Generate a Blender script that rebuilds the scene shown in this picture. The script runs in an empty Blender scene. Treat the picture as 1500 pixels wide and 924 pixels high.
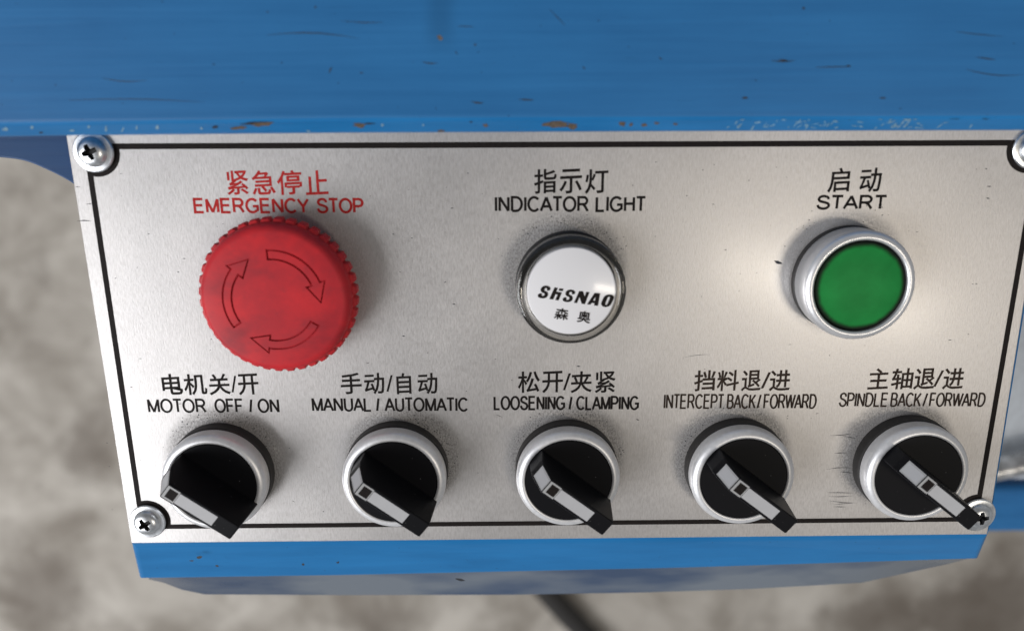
import bpy, bmesh, math, random
from mathutils import Vector, Matrix, Euler
random.seed(7)
scene = bpy.context.scene
COL = scene.collection
MM = 0.001
PZ = 0.80                      # the control plate lies face up 0.8 m above the floor

# ------------------------------------------------------------------ camera
cam = bpy.data.cameras.new('camera'); camo = bpy.data.objects.new('camera', cam); COL.objects.link(camo)
CAM_ROT = Euler((-0.266818, -0.008539, -0.005511), 'XYZ')
CAM_LOC = Vector((-15.5926, 65.3555, 205.9773))          # mm, relative to the plate centre
camo.rotation_euler = CAM_ROT
camo.location = CAM_LOC * MM + Vector((0, 0, PZ))
cam.sensor_width = 36; cam.lens = 27.048
cam.clip_start = 0.005; cam.clip_end = 50
cam.dof.use_dof = True; cam.dof.focus_distance = 0.222; cam.dof.aperture_fstop = 7.0
scene.camera = camo

# ------------------------------------------------------------------ world, light, exposure
world = bpy.data.worlds.new('World'); scene.world = world; world.use_nodes = True
wn, wl = world.node_tree.nodes, world.node_tree.links
bg = wn['Background']; bg.inputs['Strength'].default_value = 0.36
tc = wn.new('ShaderNodeTexCoord'); sx = wn.new('ShaderNodeSeparateXYZ'); cr = wn.new('ShaderNodeValToRGB')
wl.new(tc.outputs['Generated'], sx.inputs[0]); wl.new(sx.outputs['Z'], cr.inputs[0]); wl.new(cr.outputs[0], bg.inputs['Color'])
cr.color_ramp.elements[0].position = 0.0; cr.color_ramp.elements[0].color = (0.85, 0.87, 0.90, 1)
cr.color_ramp.elements[1].position = 1.0; cr.color_ramp.elements[1].color = (0.42, 0.42, 0.43, 1)

def area_lamp(name, loc, target, size, sizey, power, color):
    l = bpy.data.lights.new(name, 'AREA'); l.shape = 'RECTANGLE'; l.size = size * MM; l.size_y = sizey * MM
    l.energy = power; l.color = color
    o = bpy.data.objects.new(name, l); COL.objects.link(o)
    o.location = Vector(loc) * MM + Vector((0, 0, PZ))
    d = (Vector(target) - Vector(loc))
    o.rotation_euler = d.to_track_quat('-Z', 'Y').to_euler()
    return o
area_lamp('window_light', (-1950, -900, 1550), (-40, 0, -200), 1700, 1700, 70.0, (0.96, 0.97, 1.0))
wl_ = area_lamp('warm_window_light', (838, -415, 1816), (70, 15, 0), 540, 130, 5.9, (1.0, 0.91, 0.78))
wx = Vector((0.97, -0.24, 0.0)); wz = (Vector((838, -415, 1816)) - Vector((70, 15, 0))).normalized(); wx = (wx - wz * wx.dot(wz)).normalized()
wl_.rotation_euler = Matrix((wx, wz.cross(wx), wz)).transposed().to_euler()
vs = scene.view_settings; vs.view_transform = 'Standard'; vs.look = 'None'; vs.exposure = 0.0; vs.gamma = 1.0

# ------------------------------------------------------------------ helpers
RM = CAM_ROT.to_matrix()
def at(px, py, z=0.0):
    """photo pixel (1500 x 924) -> point in plate millimetres at height z above the plate"""
    d = RM @ Vector(((px - 750) / 1127.0, -(py - 462) / 1127.0, -1.0))
    return CAM_LOC + d * ((z - CAM_LOC.z) / d.z)

def W(v):
    return Vector((v[0] * MM, v[1] * MM, v[2] * MM))

def link(name, me, mat, parent=None, loc=(0, 0, 0), smooth=None):
    o = bpy.data.objects.new(name, me); COL.objects.link(o)
    if mat: me.materials.append(mat)
    if parent:
        o.parent = parent; o.location = W(loc)
    else:
        o.location = W(loc) + Vector((0, 0, PZ))
    if smooth is not None:
        for p in me.polygons: p.use_smooth = True
        me.set_sharp_from_angle(angle=math.radians(smooth))
    return o

def mesh_from(verts, faces, name='m'):
    me = bpy.data.meshes.new(name); me.from_pydata([W(v) for v in verts], [], faces); me.update(); return me

def bm_mesh(bm, name='m'):
    me = bpy.data.meshes.new(name); bmesh.ops.recalc_face_normals(bm, faces=bm.faces); bm.to_mesh(me); bm.free(); return me

def thing(name, label, cat, loc, group=None, rz=0):
    o = bpy.data.objects.new(name, None); COL.objects.link(o); o.empty_display_size = 0.01
    o.location = W(loc) + Vector((0, 0, PZ)); o.rotation_euler = (0, 0, rz)
    tag(o, label, cat, group); return o

def tag(o, label=None, cat=None, group=None, kind=None):
    if label: o['label'] = label
    if cat: o['category'] = cat
    if group: o['group'] = group
    if kind: o['kind'] = kind
    return o

def lathe(profile, n=96, rfun=None):
    """profile: list of (r, z) in mm from outside bottom to centre top; open ends at r=0 are capped to a point"""
    verts, faces, rows = [], [], []
    for j, (r, z) in enumerate(profile):
        if r < 1e-6:
            rows.append([len(verts)]); verts.append((0, 0, z)); continue
        row = []
        for i in range(n):
            a = 2 * math.pi * i / n
            rr = rfun(j, a, r) if rfun else r
            row.append(len(verts)); verts.append((rr * math.cos(a), rr * math.sin(a), z))
        rows.append(row)
    for A, B in zip(rows, rows[1:]):
        if len(A) == 1 and len(B) == 1: continue
        for i in range(n):
            k = (i + 1) % n
            if len(B) == 1: faces.append((A[i], A[k], B[0]))
            elif len(A) == 1: faces.append((A[0], B[k], B[i]))
            else: faces.append((A[i], A[k], B[k], B[i]))
    me = mesh_from(verts, faces)
    bm = bmesh.new(); bm.from_mesh(me); bmesh.ops.recalc_face_normals(bm, faces=bm.faces); bm.to_mesh(me); bm.free()
    return me

def arc(cx, cz, r, a0, a1, n):
    return [(cx + r * math.cos(math.radians(a0 + (a1 - a0) * i / n)), cz + r * math.sin(math.radians(a0 + (a1 - a0) * i / n))) for i in range(n + 1)]

def curve(P, n=4):
    out = []
    for i in range(len(P) - 1):
        p0, p1, p2, p3 = P[max(i - 1, 0)], P[i], P[i + 1], P[min(i + 2, len(P) - 1)]
        for k in range(n):
            t = k / n
            out.append(tuple(0.5 * (2 * p1[c] + (p2[c] - p0[c]) * t + (2 * p0[c] - 5 * p1[c] + 4 * p2[c] - p3[c]) * t * t + (3 * p1[c] - p0[c] - 3 * p2[c] + p3[c]) * t ** 3) for c in (0, 1)))
    return out + [P[-1]]

def slab(outline, z0, z1, bevel=0.0, segs=2):
    bm = bmesh.new()
    vs_ = [bm.verts.new(W((x, y, z0))) for x, y in outline]
    f = bm.faces.new(vs_); bmesh.ops.recalc_face_normals(bm, faces=[f])
    r = bmesh.ops.extrude_face_region(bm, geom=[f])
    bmesh.ops.translate(bm, verts=[v for v in r['geom'] if isinstance(v, bmesh.types.BMVert)], vec=Vector((0, 0, (z1 - z0) * MM)))
    bmesh.ops.recalc_face_normals(bm, faces=bm.faces)
    if bevel:
        top = max(z0, z1) * MM
        es = [e for e in bm.edges if all(abs(v.co.z - top) < 1e-7 for v in e.verts)]
        bmesh.ops.bevel(bm, geom=es, offset=bevel * MM, segments=segs, affect='EDGES', profile=0.5)
    return bm_mesh(bm)

def fill_shapes(loops, z, offset=0.0):
    """flat filled mesh (mm) from closed 2-D loops, holes by even-odd"""
    c = bpy.data.curves.new('fill', 'CURVE'); c.dimensions = '2D'; c.fill_mode = 'FRONT'
    c.offset = offset
    for L in loops:
        s = c.splines.new('POLY'); s.points.add(len(L) - 1); s.use_cyclic_u = True
        for p, (x, y) in zip(s.points, L): p.co = (x, y, 0, 1)
    o = bpy.data.objects.new('fill', c); COL.objects.link(o)
    dg = bpy.context.evaluated_depsgraph_get(); dg.update()
    me = bpy.data.meshes.new_from_object(o.evaluated_get(dg)); me.materials.clear()
    bpy.data.objects.remove(o); bpy.data.curves.remove(c)
    for v in me.vertices: v.co = (v.co.x * MM, v.co.y * MM, z * MM)
    me.update()
    return me

def fill_glyphs(loops, z):
    """union of overlapping outlines: each outer loop is filled with its own holes"""
    def area(l): return sum(l[i - 1][0] * l[i][1] - l[i][0] * l[i - 1][1] for i in range(len(l))) / 2
    def inside(p, l):
        c = False
        for i in range(len(l)):
            (x0, y0), (x1, y1) = l[i - 1], l[i]
            if (y0 > p[1]) != (y1 > p[1]) and p[0] < (x1 - x0) * (p[1] - y0) / (y1 - y0) + x0: c = not c
        return c
    outer = [l for l in loops if area(l) * SGN > 0]; holes = [l for l in loops if area(l) * SGN <= 0]
    V, F = [], []
    for k, o in enumerate(sorted(outer, key=lambda l: -abs(area(l)))):
        mine = [h for h in holes if inside(h[0], o)]
        me = fill_shapes([o] + mine, z + 0.004 * (k % 6)); b = len(V)
        V += [tuple(v.co / MM) for v in me.vertices]; F += [tuple(b + i for i in p.vertices) for p in me.polygons]
        bpy.data.meshes.remove(me)
    return mesh_from(V, F)

def boolean_diff(me, cutter):
    a = bpy.data.objects.new('a', me); b = bpy.data.objects.new('b', cutter); COL.objects.link(a); COL.objects.link(b)
    m = a.modifiers.new('b', 'BOOLEAN'); m.operation = 'DIFFERENCE'; m.object = b; m.solver = 'EXACT'
    dg = bpy.context.evaluated_depsgraph_get(); dg.update()
    r = bpy.data.meshes.new_from_object(a.evaluated_get(dg))
    bpy.data.objects.remove(a); bpy.data.objects.remove(b); return r

# ------------------------------------------------------------------ materials
class NT:
    def __init__(s, name):
        s.m = bpy.data.materials.new(name); s.m.use_nodes = True
        s.n, s.l = s.m.node_tree.nodes, s.m.node_tree.links
        s.b = s.n['Principled BSDF']; s._tc = None
    def set(s, **k):
        for a, v in k.items():
            key = {'color': 'Base Color', 'rough': 'Roughness', 'metal': 'Metallic', 'spec': 'Specular IOR Level', 'aniso': 'Anisotropic',
                   'trans': 'Transmission Weight', 'ior': 'IOR', 'coat': 'Coat Weight', 'sss': 'Subsurface Weight', 'coatr': 'Coat Roughness'}[a]
            if isinstance(v, bpy.types.NodeSocket): s.l.new(v, s.b.inputs[key])
            else: s.b.inputs[key].default_value = (*v, 1) if isinstance(v, tuple) and len(v) == 3 else v
        return s
    def coord(s, scale=(1, 1, 1), loc=(0, 0, 0), rot=(0, 0, 0)):
        """object space in millimetres, scaled"""
        if not s._tc: s._tc = s.n.new('ShaderNodeTexCoord')
        mp = s.n.new('ShaderNodeMapping'); mp.inputs['Scale'].default_value = tuple(1000 * x for x in scale)
        mp.inputs['Location'].default_value = loc; mp.inputs['Rotation'].default_value = rot
        s.l.new(s._tc.outputs['Object'], mp.inputs['Vector']); return mp.outputs[0]
    def noise(s, vec, scale=1.0, detail=3, rough=0.55, dist=0):
        t = s.n.new('ShaderNodeTexNoise'); t.inputs['Scale'].default_value = scale; t.inputs['Detail'].default_value = detail
        t.inputs['Roughness'].default_value = rough; t.inputs['Distortion'].default_value = dist
        s.l.new(vec, t.inputs['Vector']); return t.outputs['Fac']
    def ramp(s, fac, stops):
        r = s.n.new('ShaderNodeValToRGB'); e = r.color_ramp.elements
        while len(e) < len(stops): e.new(0.5)
        for i, (p, c) in enumerate(stops):
            e[i].position = p; e[i].color = (*c, 1) if isinstance(c, tuple) else (c, c, c, 1)
        s.l.new(fac, r.inputs[0]); return r.outputs[0]
    def math(s, op, a, b=0.0, c=None):
        m = s.n.new('ShaderNodeMath'); m.operation = op
        for i, v in enumerate((a, b) if c is None else (a, b, c)):
            if isinstance(v, bpy.types.NodeSocket): s.l.new(v, m.inputs[i])
            else: m.inputs[i].default_value = v
        return m.outputs[0]
    def mix(s, fac, a, b, mode='MIX'):
        m = s.n.new('ShaderNodeMix'); m.data_type = 'RGBA'; m.blend_type = mode
        for sock, v in ((m.inputs[0], fac), (m.inputs[6], a), (m.inputs[7], b)):
            if isinstance(v, bpy.types.NodeSocket): s.l.new(v, sock)
            else: sock.default_value = (*v, 1) if isinstance(v, tuple) else v
        return m.outputs[2]
    def bump(s, h, strength=0.1, dist=0.0001):
        b = s.n.new('ShaderNodeBump'); b.inputs['Strength'].default_value = strength; b.inputs['Distance'].default_value = dist
        s.l.new(h, b.inputs['Height']); s.l.new(b.outputs[0], s.b.inputs['Normal']); return s
    def dist(s, vec, cx, cy):
        v = s.n.new('ShaderNodeVectorMath'); v.operation = 'DISTANCE'; s.l.new(vec, v.inputs[0]); v.inputs[1].default_value = (cx, cy, 0)
        return v.outputs['Value']
    def smooth(s, v, a, b, lo, hi):
        m = s.n.new('ShaderNodeMapRange'); m.interpolation_type = 'SMOOTHSTEP'
        for i, x in enumerate((a, b, lo, hi)): m.inputs[i + 1].default_value = x
        s.l.new(v, m.inputs[0]); return m.outputs[0]

KNOBS = [(-98.8, -37.2), (-47.9, -37.0), (1.5, -37.0), (51.1, -37.0), (100.7, -36.5)]
ESTOP = at(408.5, 433.5, 9.0); LAMP = at(837, 426.5, 9.0); START = at(1261, 420, 10.0)
SCREWS = [at(133, 223, 2), at(213.5, 766.5, 2), at(1436, 757, 2), at(1518, 218, 2)]

# brushed steel of the plate
t = NT('brushed_steel'); c0 = t.coord()
grain = t.noise(t.coord((2.6, 0.55, 1)), 1.0, 4, 0.65, 0.4)
grain2 = t.noise(t.coord((7.0, 1.2, 1)), 1.0, 2, 0.6)
blot = t.noise(t.coord((0.035, 0.03, 1)), 1.0, 4, 0.6)
dirt = t.noise(t.coord((0.9, 0.7, 1)), 1.0, 5, 0.75)
colr = t.mix(t.ramp(blot, [(0.32, 0.0), (0.68, 1.0)]), (0.535, 0.518, 0.508), (0.62, 0.597, 0.582))
colr = t.mix(t.math('MULTIPLY', t.ramp(grain, [(0.35, 1.0), (0.60, 0.0)]), 0.42), colr, (0.36, 0.34, 0.32))
colr = t.mix(t.ramp(dirt, [(0.66, 0.0), (0.80, 0.45)]), colr, (0.24, 0.22, 0.20))
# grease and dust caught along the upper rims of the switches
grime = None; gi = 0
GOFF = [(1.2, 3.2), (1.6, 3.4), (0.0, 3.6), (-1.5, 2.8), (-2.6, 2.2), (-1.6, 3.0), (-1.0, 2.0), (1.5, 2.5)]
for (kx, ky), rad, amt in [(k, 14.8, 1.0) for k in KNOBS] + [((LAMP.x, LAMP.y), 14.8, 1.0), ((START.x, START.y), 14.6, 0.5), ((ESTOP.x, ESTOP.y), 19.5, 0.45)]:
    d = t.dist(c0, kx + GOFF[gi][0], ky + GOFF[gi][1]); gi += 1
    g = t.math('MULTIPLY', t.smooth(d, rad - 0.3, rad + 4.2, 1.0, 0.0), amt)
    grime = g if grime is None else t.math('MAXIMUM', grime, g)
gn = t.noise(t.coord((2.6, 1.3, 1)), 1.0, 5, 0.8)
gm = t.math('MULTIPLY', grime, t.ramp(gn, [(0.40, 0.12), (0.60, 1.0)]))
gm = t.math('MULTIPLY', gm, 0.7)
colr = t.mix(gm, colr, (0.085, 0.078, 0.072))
rough = t.math('ADD', t.math('MULTIPLY', grain, 0.16), 0.27)
rough = t.math('ADD', rough, t.math('MULTIPLY', gm, 0.4))
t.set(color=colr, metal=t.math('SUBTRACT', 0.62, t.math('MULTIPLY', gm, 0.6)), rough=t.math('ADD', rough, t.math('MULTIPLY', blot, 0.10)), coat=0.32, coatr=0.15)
t.bump(t.math('ADD', t.math('MULTIPLY', grain, 0.7), t.math('MULTIPLY', grain2, 0.3)), 0.7, 0.00006)
STEEL = t.m

def plain(name, color, rough=0.5, metal=0.0, var=0.12, sc=0.25, bump=0.0, bsc=1.5, **k):
    t = NT(name); n = t.noise(t.coord((sc, sc, sc)), 1.0, 5, 0.65)
    lo = tuple(max(0, x * (1 - var)) for x in color); hi = tuple(min(1, x * (1 + var)) for x in color)
    t.set(color=t.mix(t.ramp(n, [(0.3, 0.0), (0.7, 1.0)]), lo, hi), metal=metal,
          rough=t.math('ADD', t.math('MULTIPLY', n, 0.18), rough - 0.09), **k)
    if bump: t.bump(t.noise(t.coord((bsc, bsc, bsc)), 1.0, 3), bump, 0.00005)
    return t.m

INK = plain('black_print_ink', (0.014, 0.011, 0.010), 0.6, var=0.3, sc=1.2, spec=0.1)
INK_WORN = plain('worn_brown_print_ink', (0.035, 0.024, 0.018), 0.6, var=0.4, sc=1.0, spec=0.1)
INK_RED = plain('red_print_ink', (0.46, 0.028, 0.026), 0.6, var=0.25, sc=0.8, spec=0.1)
BEZEL = plain('satin_chrome', (0.80, 0.80, 0.81), 0.40, 0.55, var=0.06, sc=0.9, bump=0.05, bsc=4)
CHROME = plain('polished_button_bezel', (0.82, 0.82, 0.83), 0.36, 0.75, var=0.04, sc=0.15)
RUBBER = plain('black_gasket_rubber', (0.022, 0.020, 0.019), 0.55, var=0.4, sc=0.8)
SCREW = plain('zinc_plated_steel', (0.74, 0.76, 0.78), 0.32, 1.0, var=0.18, sc=0.7)
GREYFRAME = plain('grey_translucent_plastic', (0.40, 0.40, 0.40), 0.35, var=0.05)
WHITEIN = plain('white_insert_plastic', (0.47, 0.47, 0.48), 0.4, var=0.04)

# black plastic with dust specks
t = NT('black_switch_plastic')
sp = t.n.new('ShaderNodeTexVoronoi'); sp.inputs['Scale'].default_value = 0.55; t.l.new(t.coord(), sp.inputs['Vector'])
msk = t.ramp(sp.outputs['Distance'], [(0.045, 1.0), (0.085, 0.0)])
hide = t.ramp(t.noise(t.coord((0.3, 0.3, 0.3)), 1.0, 2), [(0.52, 0.0), (0.6, 0.75)])
msk = t.math('MULTIPLY', msk, hide)
t.set(color=t.mix(msk, (0.0065, 0.0065, 0.008), (0.34, 0.34, 0.34)), rough=0.45, spec=0.12)
t.bump(t.noise(t.coord((3, 3, 3)), 1.0, 2), 0.06, 0.00005)
BLACK = t.m

# red mushroom plastic: chalky, rubbed
t = NT('red_button_plastic')
a = t.noise(t.coord((0.09, 0.09, 0.09)), 1.0, 4, 0.6); b_ = t.noise(t.coord((0.5, 0.5, 0.5)), 1.0, 5, 0.7)
cc = t.mix(t.ramp(a, [(0.36, 0.0), (0.64, 1.0)]), (0.45, 0.023, 0.032), (0.60, 0.026, 0.033))
cc = t.mix(t.ramp(b_, [(0.56, 0.0), (0.74, 0.30)]), cc, (0.20, 0.03, 0.04))
sm = t.noise(t.coord((0.07, 0.11, 0.1), loc=(4.2, 1.7, 0)), 1.0, 4, 0.55)
cc = t.mix(t.ramp(sm, [(0.52, 0.0), (0.72, 0.55)]), cc, (0.20, 0.022, 0.032))
t.set(color=cc, rough=0.5, spec=0.2); t.bump(b_, 0.07, 0.0001); RED = t.m

# green translucent push lens, body colour darkens where the disc is thickest at its rim
t = NT('green_lens_plastic')
d = t.dist(t.coord((1, 1, 0)), 0, 0)
dn = t.math('ADD', d, t.math('MULTIPLY', t.noise(t.coord((0.3, 0.3, 0.3)), 1.0, 3), 0.9))
base = t.mix(t.ramp(t.noise(t.coord((0.12, 0.12, 0.12)), 1.0, 4), [(0.35, 0.0), (0.65, 1.0)]), (0.008, 0.185, 0.036), (0.012, 0.235, 0.048))
cc = t.mix(t.smooth(dn, 10.6, 12.0, 0.0, 1.0), base, (0.006, 0.014, 0.007))
t.set(color=cc, rough=0.42, spec=0.12); t.bump(t.noise(t.coord((2.4, 2.4, 2.4)), 1.0, 3), 0.25, 0.00006); GREEN = t.m

# blue machine enamel, brushed on: streaks along x, smears, specks
def enamel(name, c_lo, c_hi, rough=0.38, streak=(0.012, 0.45, 0.45), smear=None, spec=0.22):
    t = NT(name)
    s1 = t.noise(t.coord(streak), 1.0, 5, 0.62, 0.3); s2 = t.noise(t.coord((0.022, 0.05, 0.05)), 1.0, 4, 0.6)
    f = t.math('ADD', t.math('MULTIPLY', s1, 0.55), t.math('MULTIPLY', s2, 0.45))
    cc = t.mix(t.ramp(f, [(0.36, 0.0), (0.62, 1.0)]), c_lo, c_hi)
    st = t.ramp(t.noise(t.coord((0.05, 1.6, 1.6), loc=(3, 7, 1)), 1.0, 3, 0.6), [(0.68, 0.0), (0.80, 0.45)])
    cc = t.mix(st, cc, tuple(x * 0.45 for x in c_lo))
    spk = t.ramp(t.noise(t.coord((0.8, 0.9, 0.9), loc=(1, 2, 3)), 1.0, 2, 0.5), [(0.75, 0.0), (0.79, 0.85)])
    cc = t.mix(spk, cc, (0.012, 0.02, 0.03))
    if smear:
        sep = t.n.new('ShaderNodeSeparateXYZ'); t.l.new(t.coord(), sep.inputs[0])
        wob = t.math('MULTIPLY', t.noise(t.coord((0.05, 0.1, 0.1)), 1.0, 3), 4)
        dx = t.math('ABSOLUTE', t.math('SUBTRACT', t.math('ADD', sep.outputs[0], wob), smear[0] + 2))
        mk = t.math('MULTIPLY', t.smooth(dx, 0.5, 5.5, 0.38, 0.0), t.smooth(sep.outputs[1], smear[1], smear[1] + 8, 0.0, 1.0))
        cc = t.mix(mk, cc, tuple(x * 0.55 for x in c_lo))
    t.set(color=cc, rough=t.math('ADD', t.math('MULTIPLY', s1, 0.25), rough - 0.12), spec=spec)
    t.bump(s1, 0.12, 0.0004); return t.m
BLUE = enamel('blue_machine_enamel', (0.020, 0.130, 0.325), (0.025, 0.160, 0.385), rough=0.42, smear=(-30, 75))
BLUEBOX = enamel('blue_box_and_lit_lip_enamel', (0.012, 0.145, 0.370), (0.018, 0.185, 0.455), rough=0.33, streak=(0.02, 0.15, 0.15))
RUST = plain('rusty_bare_metal', (0.125, 0.095, 0.072), 0.7, 0.2, var=0.5, sc=1.5)
CHIPDARK = plain('dark_scratch_mark', (0.018, 0.021, 0.028), 0.6, var=0.5, sc=1.0)
CHIPPALE = plain('pale_scraped_paint', (0.25, 0.42, 0.55), 0.35, 0.3, var=0.4, sc=1.5)

# concrete floor
t = NT('workshop_concrete')
c1 = t.noise(t.coord((0.0075, 0.0075, 0.0075), loc=(2.3, 5.1, 0)), 1.0, 6, 0.62, 0.5); c2 = t.noise(t.coord((0.018, 0.018, 0.018)), 1.0, 5, 0.65)
cc = t.mix(t.ramp(c1, [(0.32, 0.0), (0.66, 1.0)]), (0.22, 0.19, 0.155), (0.56, 0.52, 0.46))
cc = t.mix(t.ramp(c2, [(0.55, 0.0), (0.75, 0.6)]), cc, (0.17, 0.145, 0.12))
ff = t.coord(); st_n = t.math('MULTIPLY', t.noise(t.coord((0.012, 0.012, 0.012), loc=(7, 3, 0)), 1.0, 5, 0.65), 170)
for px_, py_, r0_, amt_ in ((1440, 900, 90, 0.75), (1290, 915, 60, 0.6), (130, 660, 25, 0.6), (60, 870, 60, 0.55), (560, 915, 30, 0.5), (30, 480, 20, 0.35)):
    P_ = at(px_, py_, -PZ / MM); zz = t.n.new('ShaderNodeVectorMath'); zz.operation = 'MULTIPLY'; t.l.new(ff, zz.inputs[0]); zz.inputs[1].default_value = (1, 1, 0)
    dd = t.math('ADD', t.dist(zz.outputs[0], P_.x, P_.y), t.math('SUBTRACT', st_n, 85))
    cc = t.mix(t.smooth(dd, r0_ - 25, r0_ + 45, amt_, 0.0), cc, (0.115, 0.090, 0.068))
t.set(color=cc, rough=0.75); t.bump(c2, 0.3, 0.002); CONCRETE = t.m

# ------------------------------------------------------------------ setting: the floor
me = bpy.data.meshes.new('floor')
me.from_pydata([(-3, -3, 0), (3, -3, 0), (3, 3, 0), (-3, 3, 0)], [], [(0, 1, 2, 3)])
fl = link('floor', me, CONCRETE); fl.location = (0, 0, 0); tag(fl, 'grey brown concrete workshop floor, out of focus', kind='structure')

# ------------------------------------------------------------------ machine hood (the blue beam over the plate)
def xs_line(pts, z):
    return [at(px, py, z) for px, py in pts]
lipb = xs_line([(-60, 202), (97, 199.5), (500, 195.5), (1000, 193.2), (1560, 191.5)], 12.5)
lipt = xs_line([(-60, 182), (97, 180.5), (500, 175.5), (1000, 173.5), (1560, 172)], 17.5)
def extend(L):
    a = L[0] + (L[0] - L[1]).normalized() * 60; b = L[-1] + (L[-1] - L[-2]).normalized() * 60
    return [a] + L + [b]
lipb, lipt = extend(lipb), extend(lipt)
bm = bmesh.new(); rows = []
for b, tp in zip(lipb, lipt):
    rows.append([bm.verts.new(W(v)) for v in ((b.x, b.y + 1.2, 0.4), (b.x, b.y, 12.5), (tp.x, tp.y, 17.5), (tp.x, tp.y + 220, 17.5), (tp.x, tp.y + 220, 0.4))])
for A, B in zip(rows, rows[1:]):
    for i in range(5):
        k = (i + 1) % 5; bm.faces.new((A[i], B[i], B[k], A[k]))
bm.faces.new(rows[0][::-1]); bm.faces.new(rows[-1])
bmesh.ops.recalc_face_normals(bm, faces=bm.faces)
es = [e for e in bm.edges if any(set(e.verts) == {A[i], B[i]} for A, B in zip(rows, rows[1:]) for i in (1, 2))]
bmesh.ops.bevel(bm, geom=es, offset=0.9 * MM, segments=3, affect='EDGES', profile=0.5)
hood = thing('machine_hood', 'blue painted steel machine hood with a chipped lower lip above the control plate', 'machine hood', (0, 0, 0))
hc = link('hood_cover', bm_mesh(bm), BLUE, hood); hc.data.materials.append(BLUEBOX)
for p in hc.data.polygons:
    if -0.95 < p.normal.y < -0.25 and p.normal.z > 0.2: p.material_index = 1  # brighter enamel on the tilted lip stands in for the light it catches

def blob(cx, cy, rx, ry, rot=0, n=14, jag=0.35):
    out = []
    for i in range(n):
        a = 2 * math.pi * i / n; k = 1 + random.uniform(-jag, jag)
        x, y = rx * k * math.cos(a), ry * k * math.sin(a)
        out.append((cx + x * math.cos(rot) - y * math.sin(rot), cy + x * math.sin(rot) + y * math.cos(rot)))
    return out

def patch_on_lip(px, fy, wpx, hpx, rot=0):
    """irregular flake lying on the sloping lip; fy runs 0 (lower edge) to 1 (upper edge)"""
    pts = []
    for x, y in blob(0, 0, wpx / 2, hpx / 2, rot):
        X = px + x
        def line(L, X):
            for (x0, y0), (x1, y1) in zip(L, L[1:]):
                if x0 <= X <= x1: return y0 + (y1 - y0) * (X - x0) / (x1 - x0)
            return L[-1][1]
        yb = line([(-60, 202), (97, 199.5), (500, 195.5), (1000, 193.2), (1560, 191.5)], X)
        yt = line([(-60, 182), (97, 180.5), (500, 175.5), (1000, 173.5), (1560, 172)], X)
        f = max(0.08, min(0.92, fy - y / (yb - yt)))
        B, T = at(X, yb, 12.5), at(X, yt, 17.5)
        v = B.lerp(T, f); nrm = Vector((0, -(17.5 - 12.5), (T.y - B.y))).normalized()
        if nrm.z < 0: nrm = -nrm
        pts.append(v + nrm * 0.06)
    return pts
def patches(name, specs, mat, parent):
    V, F = [], []
    for s in specs:
        P = patch_on_lip(*s); F.append(tuple(range(len(V), len(V) + len(P)))[::-1]); V += [tuple(p) for p in P]
    return link(name, mesh_from(V, F), mat, parent)
patches('rust_chip', [(383, 0.75, 34, 7, -0.05), (527, 0.62, 18, 7, 0.1), (711, 0.55, 8, 5), (646, 0.15, 10, 4), (815, 0.6, 40, 8), (838, 0.5, 16, 9), (912, 0.62, 9, 7), (924, 0.55, 5, 6), (944, 0.55, 8, 5), (962, 0.65, 9, 4), (989, 0.6, 8, 3), (350, 0.5, 22, 5)], RUST, hood)
patches('dark_chip', [(375, 0.86, 40, 3.5, -0.06), (315, 0.6, 8, 4), (1399, 0.95, 15, 2.5), (1443, 0.93, 12, 2), (543, 0.72, 16, 2), (690, 0.8, 5, 2), (60, 0.3, 6, 3)], CHIPDARK, hood)
sp = [(105, 0.45, 8, 3), (8, 0.6, 9, 5), (155, 0.55, 3, 9), (180, 0.5, 2, 9, 0.4), (200, 0.6, 2, 6), (230, 0.6, 5, 6), (295, 0.5, 3, 4), (452, 0.2, 5, 3), (130, 0.7, 4, 4), (47, 0.7, 4, 5), (620, 0.6, 3, 3), (560, 0.6, 4, 4)]
for i in range(70):
    x = random.choice([random.gauss(1245, 55), random.gauss(1140, 50), random.uniform(1040, 1450), random.gauss(1325, 12)])
    sp.append((x, random.uniform(0.25, 0.9), random.uniform(3, 11), random.uniform(1.0, 2.4), random.choice([-0.6, -0.2, 0.1, -0.9])))
patches('pale_scrape', sp, CHIPPALE, hood)

# thin dark scratches and specks on the hood face
def marks_px(name, lines, z, mat, parent, lift, thin=1.0):
    V, F = [], []
    for (x0, y0, x1, y1, w) in lines:
        n = 5; a = at(x0, y0, z); b = at(x1, y1, z); d = (b - a); L = d.length
        if L < 1e-4: continue
        d.normalize(); nn = Vector((-d.y, d.x, 0)); up, dn = [], []
        bend = random.uniform(-0.05, 0.05) * L
        for i in range(n + 1):
            f = i / n; c = a.lerp(b, f) + nn * bend * math.sin(math.pi * f); h = w * 0.5 * math.sin(math.pi * min(0.96, max(0.08, f))) * random.uniform(0.7, 1.2)
            h *= thin; up.append(c + nn * h); dn.append(c - nn * h)
        P = up + dn[::-1]; F.append(tuple(range(len(V), len(V) + len(P)))); V += [(p.x, p.y, z + lift) for p in P]
    me = mesh_from(V, F); bm = bmesh.new(); bm.from_mesh(me); bmesh.ops.recalc_face_normals(bm, faces=bm.faces)
    for f in bm.faces:
        if f.normal.z < 0: f.normal_flip()
    bm.to_mesh(me); bm.free()
    return link(name, me, mat, parent)
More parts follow.
